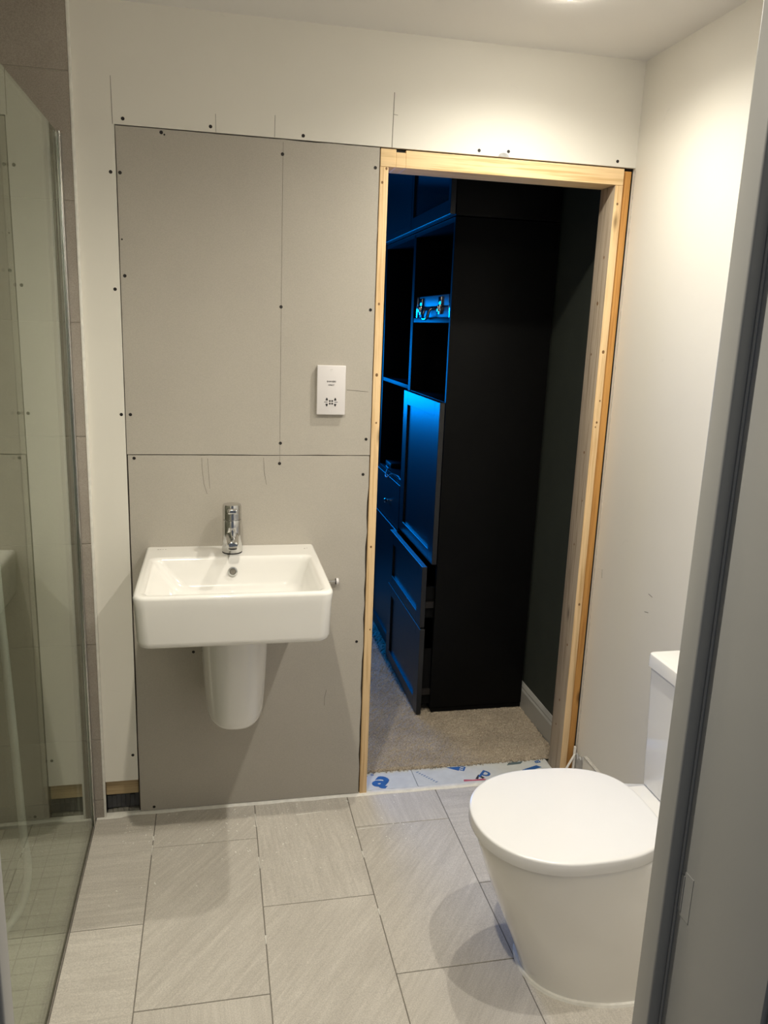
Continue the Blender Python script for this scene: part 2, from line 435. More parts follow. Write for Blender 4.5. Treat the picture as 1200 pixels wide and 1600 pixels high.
# pencil marks
def pencil(parent, pts, y, wd=0.0011):
    bm = BM()
    for (x0, z0), (x1, z1) in zip(pts, pts[1:]):
        d = Vector((x1 - x0, 0, z1 - z0)).normalized(); n = Vector((-d.z, 0, d.x)) * wd / 2
        a, b = Vector((x0, 0, z0)), Vector((x1, 0, z1))
        loft(bm, [[Vector((p.x, yy, p.z)) for p in (a + n, b + n, b - n, a - n)] for yy in (y, y - 0.0004)])
    obj('pencil_mark', bm, MPEN, parent)
pencil(wall_back, [(-0.2575, 2.061), (-0.2590, 2.178)], 0.0, 0.0013)
pencil(wall_back, [(0.0110, 2.062), (0.0105, 2.108)], 0.0)
pencil(wall_back, [(0.1700, 2.062), (0.1710, 2.118)], 0.0)
pencil(wall_back, [(0.5020, 2.061), (0.5040, 2.205)], 0.0, 0.0018)
pencil(wall_back, [(0.5040, 2.148), (0.5160, 2.147)], 0.0)
pencil(upper, [(0.1935, 2.052), (0.1915, 1.60), (0.1905, 1.1755)], 0.0007, 0.0010)
pencil(lower, [(0.1905, 1.171), (0.1900, 1.148)], 0.0007, 0.0012)
pencil(upper, [(0.390, 1.3735), (0.4560, 1.3690)], 0.0007, 0.0014)
pencil(lower, [(-0.040, 1.165), (-0.0385, 1.125), (-0.034, 1.085), (-0.0255, 1.055)], 0.0007)
pencil(lower, [(-0.0225, 1.163), (-0.0205, 1.12), (-0.017, 1.072)], 0.0007)
pencil(lower, [(0.1420, 1.166), (0.1445, 1.12), (0.1510, 1.083)], 0.0007)
pencil(lower, [(0.348, 0.395), (0.343, 0.370), (0.342, 0.340)], 0.0007)

# hole at the foot of the wall: old sole plate, membrane and bare concrete
bm = BM(); bx(bm, XT + 0.002, -0.254, 0.013, 0.045, 0.066, 0.121, 0.003)
obj('sole_plate', bm, MSOLE, wall_back, label='stained timber sole plate in the hole')
bm = BM()
for i in range(7):
    x = XT + 0.004 + i * 0.0142
    bx(bm, x, x + 0.0145, 0.016 + random.uniform(0, .003), 0.045, 0.016, 0.064 + random.uniform(-0.004, 0.005), 0.002)
obj('damp_membrane', bm, MMEMB, wall_back, label='black membrane in the hole')
bm = BM()
for i in range(6):
    x = XT + 0.004 + i * 0.0166
    bx(bm, x, x + 0.017, 0.010, 0.045, -0.01, 0.014 + random.uniform(-0.005, 0.003), 0.003)
obj('concrete_screed', bm, MCON, wall_back)

# filler patch above the head of the frame
bm = BM(); pts = [(0.838 + 0.0165 * math.cos(math.pi * k / 10), 2.0612 + 0.0115 * math.sin(math.pi * k / 10)) for k in range(11)]
loft(bm, [[Vector((x, y, z)) for x, z in pts] for y in (0.0, -0.0005)])
obj('filler_patch', bm, MWRAP, wall_back)

# shower wall tiles on the back wall (each its own piece)
joints = [-0.002, 0.065] + [0.276 + 0.3167 * k for k in range(7)] + [CEIL]
for a, b in zip(joints, joints[1:]):
    for xa, xb in ((XT, -0.955), (-0.955, XL)):
        bm = BM(); bx(bm, xb + 0.0012, xa - 0.0012 if xa != XT else xa - 0.0035, -0.0100, 0.0, a + 0.0012, b - 0.0012, 0.0007, 1)
        obj('wall_tile', bm, MWT, wall_back)
bm = BM(); bx(bm, XL, XT - 0.003, -0.0075, 0.0, 0.0, CEIL); obj('grout', bm, mat_plain('pale_tile_grout', (0.42, 0.38, 0.32), 0.9), wall_back)
box('tile_trim', (XT - 0.0035, XT + 0.0035, -0.0112, 0.001, 0.0, CEIL), MSIL, wall_back, 0.001)

# ---- right wall
bm = BM(); bx(bm, XR, XR + 0.1, YF - 0.2, 0.014, -0.05, CEIL + 0.05)
wall_right = obj('wall_right', bm, MP, kind='structure', label='white painted right wall beside the toilet')
def wmark(y, z, dy, dz, wd=0.0016):
    bm = BM(); d = Vector((0, dy, dz)); n = Vector((0, -dz, dy)).normalized() * wd / 2
    a = Vector((XR, y, z)); b = a + d
    loft(bm, [[p + Vector((ox, 0, 0)) for p in (a + n, b + n, b - n, a - n)] for ox in (0.0, -0.0004)])
    obj('scuff_mark', bm, MPEN, wall_right)
wmark(-0.345, 0.815, -0.022, -0.003); wmark(-0.335, 0.755, -0.020, 0.004); wmark(-0.05, 0.80, -0.003, -0.03, 0.001)
# uneven cut edge of the wall boarding against the stud
bm = BM(); rnd = random.Random(2); z = 0.0; P = []
while z < 2.05:
    P.append((z, rnd.uniform(-0.0006, 0.0012))); z += rnd.uniform(0.02, 0.07)
P.append((2.055, 0.0))
loft(bm, [[Vector((XR - 0.0008 - j*0.8, yy, z)) if s else Vector((XR + 0.001, yy, z)) for s, (z, j) in [(1, p) for p in P] + [(0, p) for p in P[::-1]]] for yy in (-0.0035, -0.0005)])
obj('torn_board_edge', bm, MGAP, wall_right)

# ---- left wall, front wall with the doorway, ceiling
wall_left = box('wall_left', (XL - 0.1, XL, YF - 0.2, 0.0, -0.05, CEIL + 0.05), MGR, kind='structure', label='tiled left wall of the shower')
zz = 0.0; k = 0
while zz < CEIL - 0.01:
    z1 = min(zz + 0.3167, CEIL)
    for ya, yb in ((-0.01, -0.6), (-0.6, -1.2), (-1.2, YF)):
        bm = BM(); bx(bm, XL, XL + 0.010, yb + 0.0012, ya - 0.0012, zz + 0.0012, z1 - 0.0012, 0.0007, 1); obj('wall_tile', bm, MWT, wall_left)
    zz = z1
DL0, DL1 = -0.245, 0.5617     # faces of the door lining
YN = -1.795
bm = BM()
bx(bm, XL - 0.1, DL0 - 0.022, YN, YF, -0.05, CEIL + 0.05)
bx(bm, DL1 + 0.022, XR + 0.1, YN, YF, -0.05, CEIL + 0.05)
bx(bm, DL0 - 0.022, DL1 + 0.022, YN, YF, 2.045, CEIL + 0.05)
obj('wall_front', bm, MP, kind='structure', label='wall around the doorway the photograph looks through')
ceiling = box('ceiling', (XL - 0.1, XR + 0.1, YN, 0.095, CEIL, CEIL + 0.05), MC, kind='structure', label='smooth white ceiling')

# ---- near doorway: lining, stops, strike plate
door_1 = empty('door_1', ((DL0 + DL1) / 2, (YF + YN) / 2, 0), 'white painted door lining the photograph looks through', kind='structure')
for x0, x1, s in ((DL1, DL1 + 0.022, -1), (DL0 - 0.022, DL0, 1)):
    box('door_lining', (x0, x1, YN, YF - 0.0005, 0.0, 2.02), MEDGE, door_1, 0.001)
    xs = (DL1 - 0.0184, DL1) if s < 0 else (DL0, DL0 + 0.0184)
    box('door_stop', (xs[0], xs[1], YF - 0.037, YF - 0.001, 0.0, 2.02), MEDGE, door_1, 0.0035, 3)
    xb = (DL1 - 0.003, DL1) if s < 0 else (DL0, DL0 + 0.003)
    box('paint_bead', (xb[0], xb[1], YF - 0.0405, YF - 0.037, 0.0, 2.02), MEDGE, door_1, 0.001)
    xa = (DL1 + 0.006, DL1 + 0.075) if s < 0 else (DL0 - 0.075, DL0 - 0.006)
    box('architrave', (xa[0], xa[1], YN - 0.018, YN, 0.0, 2.09), MEDGE, door_1, 0.004)
box('door_lining', (DL0 - 0.022, DL1 + 0.022, YN, YF - 0.0005, 2.0205, 2.0425), MEDGE, door_1, 0.001)
bm = BM(); bx(bm, DL1 - 0.0006, DL1, YF - 0.064, YF - 0.046, 0.862, 0.924); bx(bm, DL1 - 0.0016, DL1 - 0.0004, YF - 0.048, YF - 0.042, 0.868, 0.918)
obj('strike_plate', bm, MEDGE, door_1, label='painted-over strike plate')

# ---- floor: grout bed with separate tiles
bm = BM(); bx(bm, XG + 0.002, XR + 0.1, YF - 0.002, 0.0, -0.06, -0.0022); bx(bm, XL - 0.1, XG + 0.002, YF - 0.002, 0.0, -0.06, -0.02); bx(bm, XL - 0.1, XR + 0.1, YN - 1.6, YF - 0.002, -0.06, -0.0022)
floor = obj('floor', bm, MGR, kind='structure', label='grey stone-look tiled floor')
cols = [(-0.3845, -0.200, -0.507, 0), (-0.200, 0.1145, -0.790, 1), (0.1145, 0.4255, -0.4925, 2), (0.4255, 0.7370, -0.7805, 0), (0.7370, 1.0485, -0.4925, 1), (1.0485, 1.262, -0.7805, 2)]
TL = 0.603
for ci, (xa, xb, y0, k0) in enumerate(cols):
    ys = [y0 + TL * k for k in range(-3, 3)]
    cuts = sorted({max(-1.80, min(-0.002, y)) for y in ys} | {-1.80, -0.002})
    for k, (ya, yb) in enumerate(zip(cuts, cuts[1:])):
        if yb - ya < 0.03: continue
        cx, cy = (xa + xb) / 2, (ya + yb) / 2
        bm = BM(); bx(bm, xa + 0.0014, xb - 0.0014, ya + 0.0014, yb - 0.0014, -0.010, 0.0, 0.0008, 1)
        # own origin at the tile so that the streaks differ
        o = obj('floor_tile', bm, FT[[0, 2, 1, 1, 0, 2][(ci + 2 * k + (1 if ci == 2 else 0)) % 6]], floor)
# shower floor mosaics
P50 = 0.0507
bm = BM(); bx(bm, -0.0237, 0.0237, -0.0237, 0.0237, -0.006, 0.0, 0.0008, 1)
MOS = mesh_of(bm, 'mosaic_tile', MMO)
rest = BM(); cnt = 0
for i in range(17):
    for j in range(24):
        x = XG - 0.008 - P50 * (i + 0.5); y = -0.014 - P50 * (j + 0.5)
        z = -0.0075 + random.uniform(-0.0003, 0.0003)
        if i < 9 and cnt < 300:
            inst('mosaic_tile', MOS, floor, (x, y, z), rot=(0, 0, random.choice((0, math.pi / 2, math.pi)))); cnt += 1
        else:
            bx(rest, x - 0.0237, x + 0.0237, y - 0.0237, y + 0.0237, z - 0.006, z)
obj('mosaic_tiles', rest, MMO, floor, kind='stuff')
bm = BM(); bx(bm, XL, XG + 0.002, -1.6, -0.010, -0.02, -0.0100); obj('shower_grout', bm, mat_plain('mosaic_grout', (0.30, 0.27, 0.225), 0.9), floor)
# the floor grout bed must stay below the mosaics
# white sealant bead along the foot of the back wall
bm = BM(); rnd = random.Random(4); R0 = []; n = 90
def beadw(i): return 0.0105 + 0.003 * math.sin(i * 0.7) * rnd.random() + (0.007 if i < 5 else 0)
rings = []
for i in range(n + 1):
    x = -0.383 + (1.250 + 0.383) * i / n; wv = beadw(i)
    rings.append([Vector((x, 0.010, 0.0)), Vector((x, 0.010, 0.0045)), Vector((x, 0.002, 0.005)), Vector((x, -0.004, 0.004)), Vector((x, -wv, 0.0))])
loft(bm, rings)
obj('trim_1', bm, MSIL, smooth=True, kind='structure', label='white sealant bead along the foot of the back wall')
# plaster dust and crumbs left on the tiles near the wall
bm = BM(); rnd = random.Random(31)
for k in range(150):
    x = rnd.uniform(-0.30, 0.62); y = -0.02 - abs(rnd.gauss(0, 0.16)); r = rnd.uniform(0.0007, 0.0022)
    n = 6; an = [2 * math.pi * (i + rnd.uniform(-.3, .3)) / n for i in range(n)]
    el = rnd.uniform(1, 3.2); th0 = rnd.uniform(0, 3.14)
    P = [(r * el * math.cos(a), r * math.sin(a)) for a in an]
    P = [(x + p * math.cos(th0) - q * math.sin(th0), y + p * math.sin(th0) + q * math.cos(th0)) for p, q in P]
    loft(bm, [[Vector((p, q, z)) for p, q in P] for z in (0.0001, 0.0006)])
for (xa, ya, xb, yb, wd) in [(0.430, -0.190, 0.520, -0.188, 0.003), (0.114, -0.06, 0.116, -0.13, 0.003), (0.114, -0.28, 0.115, -0.33, 0.003), (0.115, -0.60, 0.1145, -0.63, 0.004), (0.4255, -0.30, 0.4260, -0.33, 0.004), (0.4255, -0.55, 0.4260, -0.575, 0.004), (-0.201, -0.13, -0.200, -0.15, 0.005), (-0.200, -0.175, -0.200, -0.22, 0.003), (0.245, -0.085, 0.33, -0.080, 0.004)]:
    d = Vector((xb - xa, yb - ya, 0)).normalized(); q = Vector((-d.y, d.x, 0)) * wd / 2; a, b = Vector((xa, ya, 0)), Vector((xb, yb, 0))
    loft(bm, [[p + Vector((0, 0, z)) for p in (a + q, b + q * 0.4, b - q * 0.4, a - q)] for z in (-0.0015, 0.0005)])
obj('plaster_dust', bm, MSIL, floor, kind='stuff')
# skirting on the right wall
baseboard_right = box('baseboard_right', (XR - 0.012, XR, YF, -0.075, 0.0, 0.122), MP, kind='structure', bev=0.002, label='white skirting on the right wall')
box('skirting_top', (XR - 0.0135, XR - 0.0005, YF, -0.077, 0.122, 0.126), MGAP, baseboard_right, 0.001)
bm = BM(); rnd = random.Random(11); P = []
for k in range(9): P.append((-0.078 + 0.008 * k, 0.105 + rnd.uniform(-0.028, 0.012)))
loft(bm, [[Vector((XR - ox - rnd.uniform(0, .003), y, z)) for y, z in P] + [Vector((XR - ox, y, 0.0)) for y, z in P[::-1]] for ox in (0.001, 0.009)])
obj('torn_end', bm, MWRAP, baseboard_right, label='torn grey end of the skirting by the door frame')

# ---- timber door frame (raw)
fr = empty('timber_door_frame', (0.86, 0.048, 0), 'raw pine frame around the open doorway to the dark room', 'door frame')
box('post', (FX0, 0.4945, 0.0, 0.095, -0.002, 2.0085), MPINE, fr, 0.0012)
# head with a little notch cut at its top edge
bm = BM()
bx(bm, FX0, 0.5155, -0.001, 0.095, 2.009, PT - 0.001, 0.001, 1); bx(bm, 0.5155, 0.5440, -0.001, 0.095, 2.009, 2.0495, 0.001, 1)
bx(bm, 0.5440, 1.2262, -0.001, 0.095, 2.009, PT - 0.0015, 0.001, 1)
obj('head', bm, MPINEX, fr)
box('notch_dark', (0.5165, 0.5430, 0.012, 0.09, 2.0500, 2.0575), MBLK, fr)  # black block painted in as the dark inside of the notch
bm = BM(); bx(bm, 1.2010, 1.2262, -0.001, 0.095, -0.002, 2.0085, 0.0012)
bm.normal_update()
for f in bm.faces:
    if f.normal.x < -0.9: f.material_index = 1  # side of the post facing the opening gets a greyer, darker pine
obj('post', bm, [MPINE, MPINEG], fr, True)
bm = BM(); lathe(bm, [(0.0034, 0.0), (0.0030, 0.0004), (0.0012, 0.0005)], (0, 0, 0), (0, -1, 0), 10); KNOT = mesh_of(bm, 'knot', MKNOT)
bm = BM(); lathe(bm, [(0.0034, 0.0), (0.0030, 0.0004), (0.0012, 0.0005)], (0, 0, 0), (-1, 0, 0), 10); KNOTX = mesh_of(bm, 'knot', MKNOT)
for x, z, k in [(0.4885, 2.004, 1), (0.4775, 1.966, 1), (0.4800, 1.628, 1), (0.4805, 1.42, 1.3), (0.4840, 1.275, 0.8), (0.4810, 0.88, 1), (0.4870, 0.60, .7), (1.2130, 1.955, 1), (1.2190, 1.355, .8), (1.2150, 1.285, 1), (1.2120, 1.27, .7), (1.2160, 0.66, 1.2), (1.2140, 1.51, 1.4)]:
    inst('knot', KNOT, fr, (x, -0.0009 if x > 1 else 0.0001, z), scale=(k, 1, k * 1.25))
for y, z, k in [(0.030, 1.80, 1.2), (0.045, 1.66, 1.6), (0.055, 1.50, 1), (0.04, 1.18, 1.2), (0.02, 1.02, .8), (0.05, 0.86, 1), (0.03, 0.50, 1.2), (0.05, 0.28, 1.3), (0.06, 0.18, 1)]:
    inst('knot', KNOTX, fr, (1.2012, y, z), scale=(1, k, k * 1.3))
box('backing_stud', (1.2268, FX1, 0.009, 0.095, -0.002, 2.052), MPINEO, fr, 0.0012, label='orange aged stud against the right wall')

# ---- threshold: foil faced board with print
th = empty('foil_faced_board', (0.85, 0.065, 0.0), 'white foil-faced insulation strip with blue print in the doorway threshold', 'insulation board')
bm = BM(); rnd = random.Random(8)
def strip(x0, x1):
    n = 12; A = [(x0 + (x1 - x0) * i / n, 0.0135 + rnd.uniform(-0.0015, 0.0015)) for i in range(n + 1)]; B = [(x1 - (x1 - x0) * i / n, 0.124) for i in range(n + 1)]
    loft(bm, [[Vector((x, y, z)) for x, y in A + B] for z in (-0.006, 0.0030)])
strip(0.4960, 0.6800)
obj('board_piece', bm, MFOIL, th); bm = BM()
strip(0.6820, 1.2000)
obj('board_piece', bm, MFOIL, th)
def flat(x, y, deg, sx=1.0, sy=1.0, z=0.0033): return Matrix.Translation((x, y, z)) @ Matrix.Rotation(math.radians(deg), 4, 'Z') @ Matrix.Diagonal((sx, sy, 1, 1))
text('printed_letter', 'a', 0.120, MBLUE, th, flat(0.566, 0.066, -38, 1.05, 1.1), bold=0.004)
text('printed_letter', 'e', 0.022, MBLUE, th, flat(0.512, 0.101, 160)); text('printed_letter', 'e', 0.026, MBLUE, th, flat(0.535, 0.106, 165))
bm = BM()
for k in range(9):
    mw = flat(0.700 + 0.0065 * k, 0.102 - 0.0088 * k, -52, z=0.0)
    P = [mw @ Vector(p) for p in ((-0.0032, -0.0045, 0), (0.0020, -0.0045, 0), (0.0034, 0.0040 if k % 2 else 0.0060, 0), (-0.0014, 0.0040 if k % 3 else 0.0065, 0))]
    loft(bm, [[Vector((p.x, p.y, z)) for p in P] for z in (0.0030, 0.0033)])
obj('printed_line', bm, mat_plain('faded_blue_print', (0.22, 0.30, 0.42), 0.6, var=0.2, vs=80), th)
text('printed_letter', 'p', 0.070, MBLUE, th, flat(0.947, 0.062, -40, 1.1), bold=0.0012)
text('printed_letter', 'E', 0.040, MBLUE, th, flat(0.872, 0.103, 150), bold=0.001)
bm = BM(); loft(bm, [[Vector((x, y, z)) for x, y in ((0.812, 0.118), (0.868, 0.116), (0.852, 0.090))] for z in (0.003, 0.0034)]); obj('printed_mark', bm, MBLUE, th)
bm = BM(); loft(bm, [[Vector((x, y, z)) for x, y in ((0.896, 0.030), (0.915, 0.056), (0.932, 0.032), (0.922, 0.028), (0.914, 0.044), (0.906, 0.027))] for z in (0.003, 0.0034)]); obj('printed_mark', bm, MINK, th)
bm = BM(); loft(bm, [[Vector((x, y, z)) for x, y in ((0.850, 0.020), (0.853, 0.032), (0.885, 0.026), (0.925, 0.028), (0.935, 0.022), (0.925, 0.017))] for z in (0.003, 0.0033)]); obj('printed_mark', bm, MRED, th)
bm = BM(); loft(bm, [[Vector((x, y, z)) for x, y in ((1.040, 0.100), (1.055, 0.118), (1.110, 0.117), (1.095, 0.103))] for z in (0.003, 0.0034)]); obj('printed_mark', bm, mat_plain('grey_green_print', (0.12, 0.16, 0.17), 0.6), th)
bm = BM(); loft(bm, [[Vector((x, y, z)) for x, y in ((1.085, 0.062), (1.150, 0.085), (1.165, 0.070), (1.095, 0.048))] for z in (0.003, 0.0034)]); obj('printed_mark', bm, MBLUE, th)
text('printed_letter', 'B', 0.03, MBLUE, th, flat(1.165, 0.108, 100), bold=0.001)
box('floor_2', (FX0 - 0.02, XR + 0.1, 0.0, 0.13, -0.06, -0.007), MCON, kind='structure', label='bare screed under the threshold')

# ================================================================== DARK ROOM BEHIND
YB = 3.0; XBL = -1.2; XFR = 1.270; ZC2 = 2.42
box('floor_3', (XBL - 0.1, XFR + 0.1, 0.13, YB + 0.1, -0.06, -0.001), MCON, kind='structure', label='sub-floor of the dark room')
wfr = box('wall_far_right', (XFR, XFR + 0.1, 0.095, YB + 0.1, -0.05, ZC2), MGREEN, kind='structure', label='dark green wall of the room behind')
box('wall_far_back', (XBL - 0.1, XFR + 0.1, YB, YB + 0.1, -0.05, ZC2), MROOM, kind='structure', label='far wall of the dark room')
box('wall_far_left', (XBL - 0.1, XBL, 0.095, YB, -0.05, ZC2), MROOM, kind='structure', label='left wall of the dark room')
box('ceiling_2', (XBL - 0.1, XFR + 0.1, 0.095, YB + 0.1, ZC2, ZC2 + 0.05), MROOM, kind='structure', label='ceiling of the dark room')
bm = BM(); pr = [(0, 0), (0.014, 0), (0.014, 0.080), (0.010, 0.088), (0.010, 0.094), (0.006, 0.102), (0.003, 0.108), (0, 0.108)]
loft(bm, [[Vector((XFR - a, y, b + 0.008)) for a, b in pr] for y in (0.096, YB)])
obj('baseboard_far_right', bm, MSKF, kind='structure', label='greige moulded skirting below the dark green wall')
# carpet: tufted surface with a frayed front edge
rnd = random.Random(21); x0, x1, y0, y1 = 0.30, 1.256, 0.124, 2.0; st = 0.0062
nx = int((x1 - x0) / st); ny = int((y1 - y0) / st)
V = []; Fc = []
for j in range(ny + 1):
    for i in range(nx + 1):
        fr_ = rnd.uniform(-0.006, 0.004) if j == 0 else rnd.uniform(-0.0022, 0.0022)
        V.append((x0 + st * i + rnd.uniform(-0.002, 0.002), y0 + st * j + fr_, 0.0105 + rnd.uniform(-0.0028, 0.0028) - (0.008 if j == 0 else 0)))
for j in range(ny):
    for i in range(nx):
        a = j * (nx + 1) + i; Fc.append((a, a + 1, a + nx + 2, a + nx + 1))
me = bpy.data.meshes.new('carpet'); me.from_pydata(V, [], Fc); me.update(); me.materials.append(MCARP)
cp = bpy.data.objects.new('carpet', me); link(cp, None, (0, 0, 0))
tag(cp, 'beige cut-pile carpet beyond the doorway threshold', 'carpet')
bm = BM(); rnd = random.Random(5)
for k in range(260):
    x = rnd.uniform(0.50, 1.19); y = 0.122 + rnd.uniform(-0.006, 0.004)
    a = Vector((x, y + 0.004, 0.004)); b = a + Vector((rnd.uniform(-.004, .004), rnd.uniform(-.010, -.001), rnd.uniform(-0.0005, 0.006)))
    tube(bm, [a, b], 0.0013, 5)
obj('frayed_edge', bm, MCARP, cp, kind='stuff')

# ---- cabinets
CF = 0.855; CBK = XFR - 0.016
def carcass(name, y0, y1, z0, z1, label, shelves=(), t=0.018, plinth=False):
    c = empty(name, ((CF + CBK) / 2, (y0 + y1) / 2, z0), label, 'cabinet')
    zb = z0 + (0.022 if plinth else 0)
    box('side_panel', (CF, CBK, y0, y0 + t, zb, z1), MCAB, c, 0.0008)
    box('side_panel', (CF, CBK, y1 - t, y1, zb, z1), MCAB, c, 0.0008)
    box('top_panel', (CF, CBK, y0 + t, y1 - t, z1 - t, z1), MCAB, c)
    box('bottom_panel', (CF, CBK, y0 + t, y1 - t, zb, zb + t), MCAB, c)
    box('back_panel', (CBK - 0.005, CBK, y0 + t, y1 - t, zb + t, z1 - t), MCAB, c)
    for s in shelves: box('shelf', (CF + 0.002, CBK - 0.005, y0 + t, y1 - t, s - 0.018, s), MCAB, c, 0.0008)
    if plinth: box('plinth', (CF + 0.008, CBK, y0 + 0.006, y1 - 0.006, z0, zb), MCAB, c)
    return c
def front(name, xf, y0, y1, z0, z1, parent, stile=0.064, rail=0.050, th_=0.020, rec=0.009, mat=None, panel_mat=None, bottom_rail=None, **kw):
    """shaker front facing -X: framed, with a recessed panel; xf = outer face"""
    br = bottom_rail or rail
    bm = BM()
    bx(bm, xf, xf + th_, y0, y0 + stile, z0, z1, 0.0008, 1); bx(bm, xf, xf + th_, y1 - stile, y1, z0, z1, 0.0008, 1)
    bx(bm, xf, xf + th_, y0 + stile, y1 - stile, z1 - rail, z1, 0.0008, 1); bx(bm, xf, xf + th_, y0 + stile, y1 - stile, z0, z0 + br, 0.0008, 1)
    o = obj(name, bm, mat or MCABF, parent, **kw)
    bm = BM(); bx(bm, xf + rec, xf + th_ - 0.003, y0 + stile - 0.001, y1 - stile + 0.001, z0 + br - 0.001, z1 - rail + 0.001)
    obj('inset_panel', bm, panel_mat or MCABF, o)
    return o
A0, A1, B0, B1 = 0.520, 1.119, 1.122, 1.721
ca = carcass('tall_cabinet', A0, A1, 0.0135, 1.958, 'tall black cabinet nearest the doorway, drawers pulled out below open shelves', (0.652, 1.292, 1.604), plinth=True)
front('door', 0.833, A0 + 0.003, A1 - 0.001, 0.652, 1.290, ca, stile=0.072, rail=0.058, bottom_rail=0.046)
def drawer(parent, xf, y0, y1, z0, z1, rail, br, box_z):
    d = front('drawer_front', xf, y0, y1, z0, z1, parent, stile=0.066, rail=rail, bottom_rail=br)
    bm = BM()
    bx(bm, xf + 0.020, 1.16, y0 + 0.030, y0 + 0.043, z0 + 0.03, z0 + box_z); bx(bm, xf + 0.020, 1.16, y1 - 0.043, y1 - 0.030, z0 + 0.03, z0 + box_z)
    bx(bm, xf + 0.020, 1.16, y0 + 0.043, y1 - 0.043, z0 + 0.03, z0 + 0.042); bx(bm, 1.148, 1.16, y0 + 0.043, y1 - 0.043, z0 + 0.042, z0 + box_z)
    obj('drawer_box', bm, MCAB, d)
    bm = BM(); bx(bm, xf + 0.022, 1.12, y0 + 0.0195, y0 + 0.0295, z0 + 0.075, z0 + 0.100); obj('runner', bm, MSCR, d)
drawer(ca, 0.795, A0 - 0.012, A1 - 0.001, 0.0165, 0.386, 0.045, 0.052, 0.27)
drawer(ca, 0.795, A0 + 0.000, A1 - 0.001, 0.390, 0.644, 0.054, 0.050, 0.16)
cb = carcass('tall_cabinet', B0, B1, 0.0135, 1.958, 'second tall black cabinet farther from the doorway, cable on its open shelf', (0.857, 1.310), plinth=True)
front('door', 0.825, B0 + 0.002, B1 - 0.002, 0.0165, 0.634, cb, stile=0.064, rail=0.05, bottom_rail=0.05)
bm = BM(); bx(bm, 0.832, 0.852, B0 + 0.002, B1 - 0.002, 0.640, 0.850, 0.0008, 1); dr = obj('drawer_front', bm, MCABF, cb)
bm = BM(); lathe(bm, [(0.005, 0), (0.005, 0.010), (0.010, 0.014), (0.011, 0.020), (0.008, 0.024)], (0.832, 1.345, 0.733), (-1, 0, 0), 16); obj('knob', bm, MCHR, dr, True)
ta = carcass('top_cabinet', A0, A1, 1.963, 2.345, 'black top cabinet with a glass door, nearest the doorway')
front('glass_door', 0.833, A0 + 0.002, A1 - 0.001, 1.966, 2.342, ta, stile=0.028, rail=0.05, panel_mat=MCABG)
tb = carcass('top_cabinet', B0, B1, 1.963, 2.345, 'black top cabinet with a plain door, farther from the doorway')
front('door', 0.833, B0 + 0.001, B1 - 0.002, 1.966, 2.342, tb, stile=0.02, rail=0.03, rec=0.003)

# aluminium case on the shelf
cs = empty('metal_case', (0.99, 0.83, 1.604), 'silver metal case with latches and handle on the cabinet shelf', 'case')
box('body', (0.868, 1.13, 0.548, 1.092, 1.6045, 1.648), MALU, cs, 0.004); box('lid', (0.868, 1.13, 0.548, 1.092, 1.6495, 1.693), MALU, cs, 0.004)
for y in (0.70, 1.000):
    bm = BM(); bx(bm, 0.860, 0.868, y - 0.020, y + 0.020, 1.655, 1.685, 0.002); bx(bm, 0.857, 0.868, y - 0.014, y + 0.014, 1.618, 1.655, 0.002); bx(bm, 0.851, 0.860, y - 0.009, y + 0.009, 1.628, 1.650, 0.002)
    obj('latch', bm, MCHR, cs, True)
bm = BM(); tube(bm, catmull([(0.868, 0.895, 1.640), (0.850, 0.893, 1.636), (0.842, 0.885, 1.606), (0.842, 0.850, 1.600), (0.842, 0.815, 1.606), (0.850, 0.807, 1.636), (0.868, 0.805, 1.640)], 6), 0.006, 10)
obj('handle', bm, MCHR, cs, True)
for y in (0.549, 1.088):
    bm = BM(); bx(bm, 0.863, 0.90, y - 0.002, y + 0.005, 1.606, 1.692, 0.001); bx(bm, 0.862, 0.868, y - 0.002 if y < .8 else y - 0.03, y + 0.03 if y < .8 else y + 0.004, 1.606, 1.692, 0.001); obj('corner_guard', bm, MCHR, cs, True)
# glassware hinted on the shelf above the case -> two small bottles
def bottle(x, y, z, h, label):
    b = empty('bottle', (x, y, z), label, 'bottle')
    bm = BM(); lathe(bm, [(0.024, 0), (0.026, 0.004), (0.026, h * 0.55), (0.020, h * 0.68), (0.009, h * 0.76), (0.009, h * 0.92)], (x, y, z), n=18); obj('body', bm, MCABG, b, True)
    bm = BM(); lathe(bm, [(0.0105, h * 0.90), (0.0105, h), (0.009, h * 1.01)], (x, y, z), n=14); obj('cap', bm, MCHRR, b, True)
bottle(0.99, 1.40, 0.8575, 0.22, 'dark bottle standing on the second cabinet shelf')
bottle(0.905, 0.615, 1.6933, 0.20, 'dark bottle standing on the silver metal case')
bm = BM(); tube(bm, catmull([(0.93, 1.66, 0.861), (0.87, 1.60, 0.862), (0.862, 1.52, 0.861), (0.842, 1.46, 0.862), (0.827, 1.42, 0.842), (0.827, 1.38, 0.843), (0.842, 1.35, 0.863), (0.864, 1.30, 0.861), (0.863, 1.20, 0.861), (0.95, 1.16, 0.861)], 6), 0.0032, 8)
obj('power_cable', bm, mat_plain('pale_cable', (0.45, 0.46, 0.48), 0.4), smooth=True, label='pale cable looped over the edge of the second cabinet shelf', cat='cable')
bm = BM(); bx(bm, 0.880, 0.985, 1.55, 1.68, 0.8575, 0.880, 0.004); obj('black_box', bm, MBLK, smooth=True, label='flat black box lying on the second cabinet shelf', cat='box')

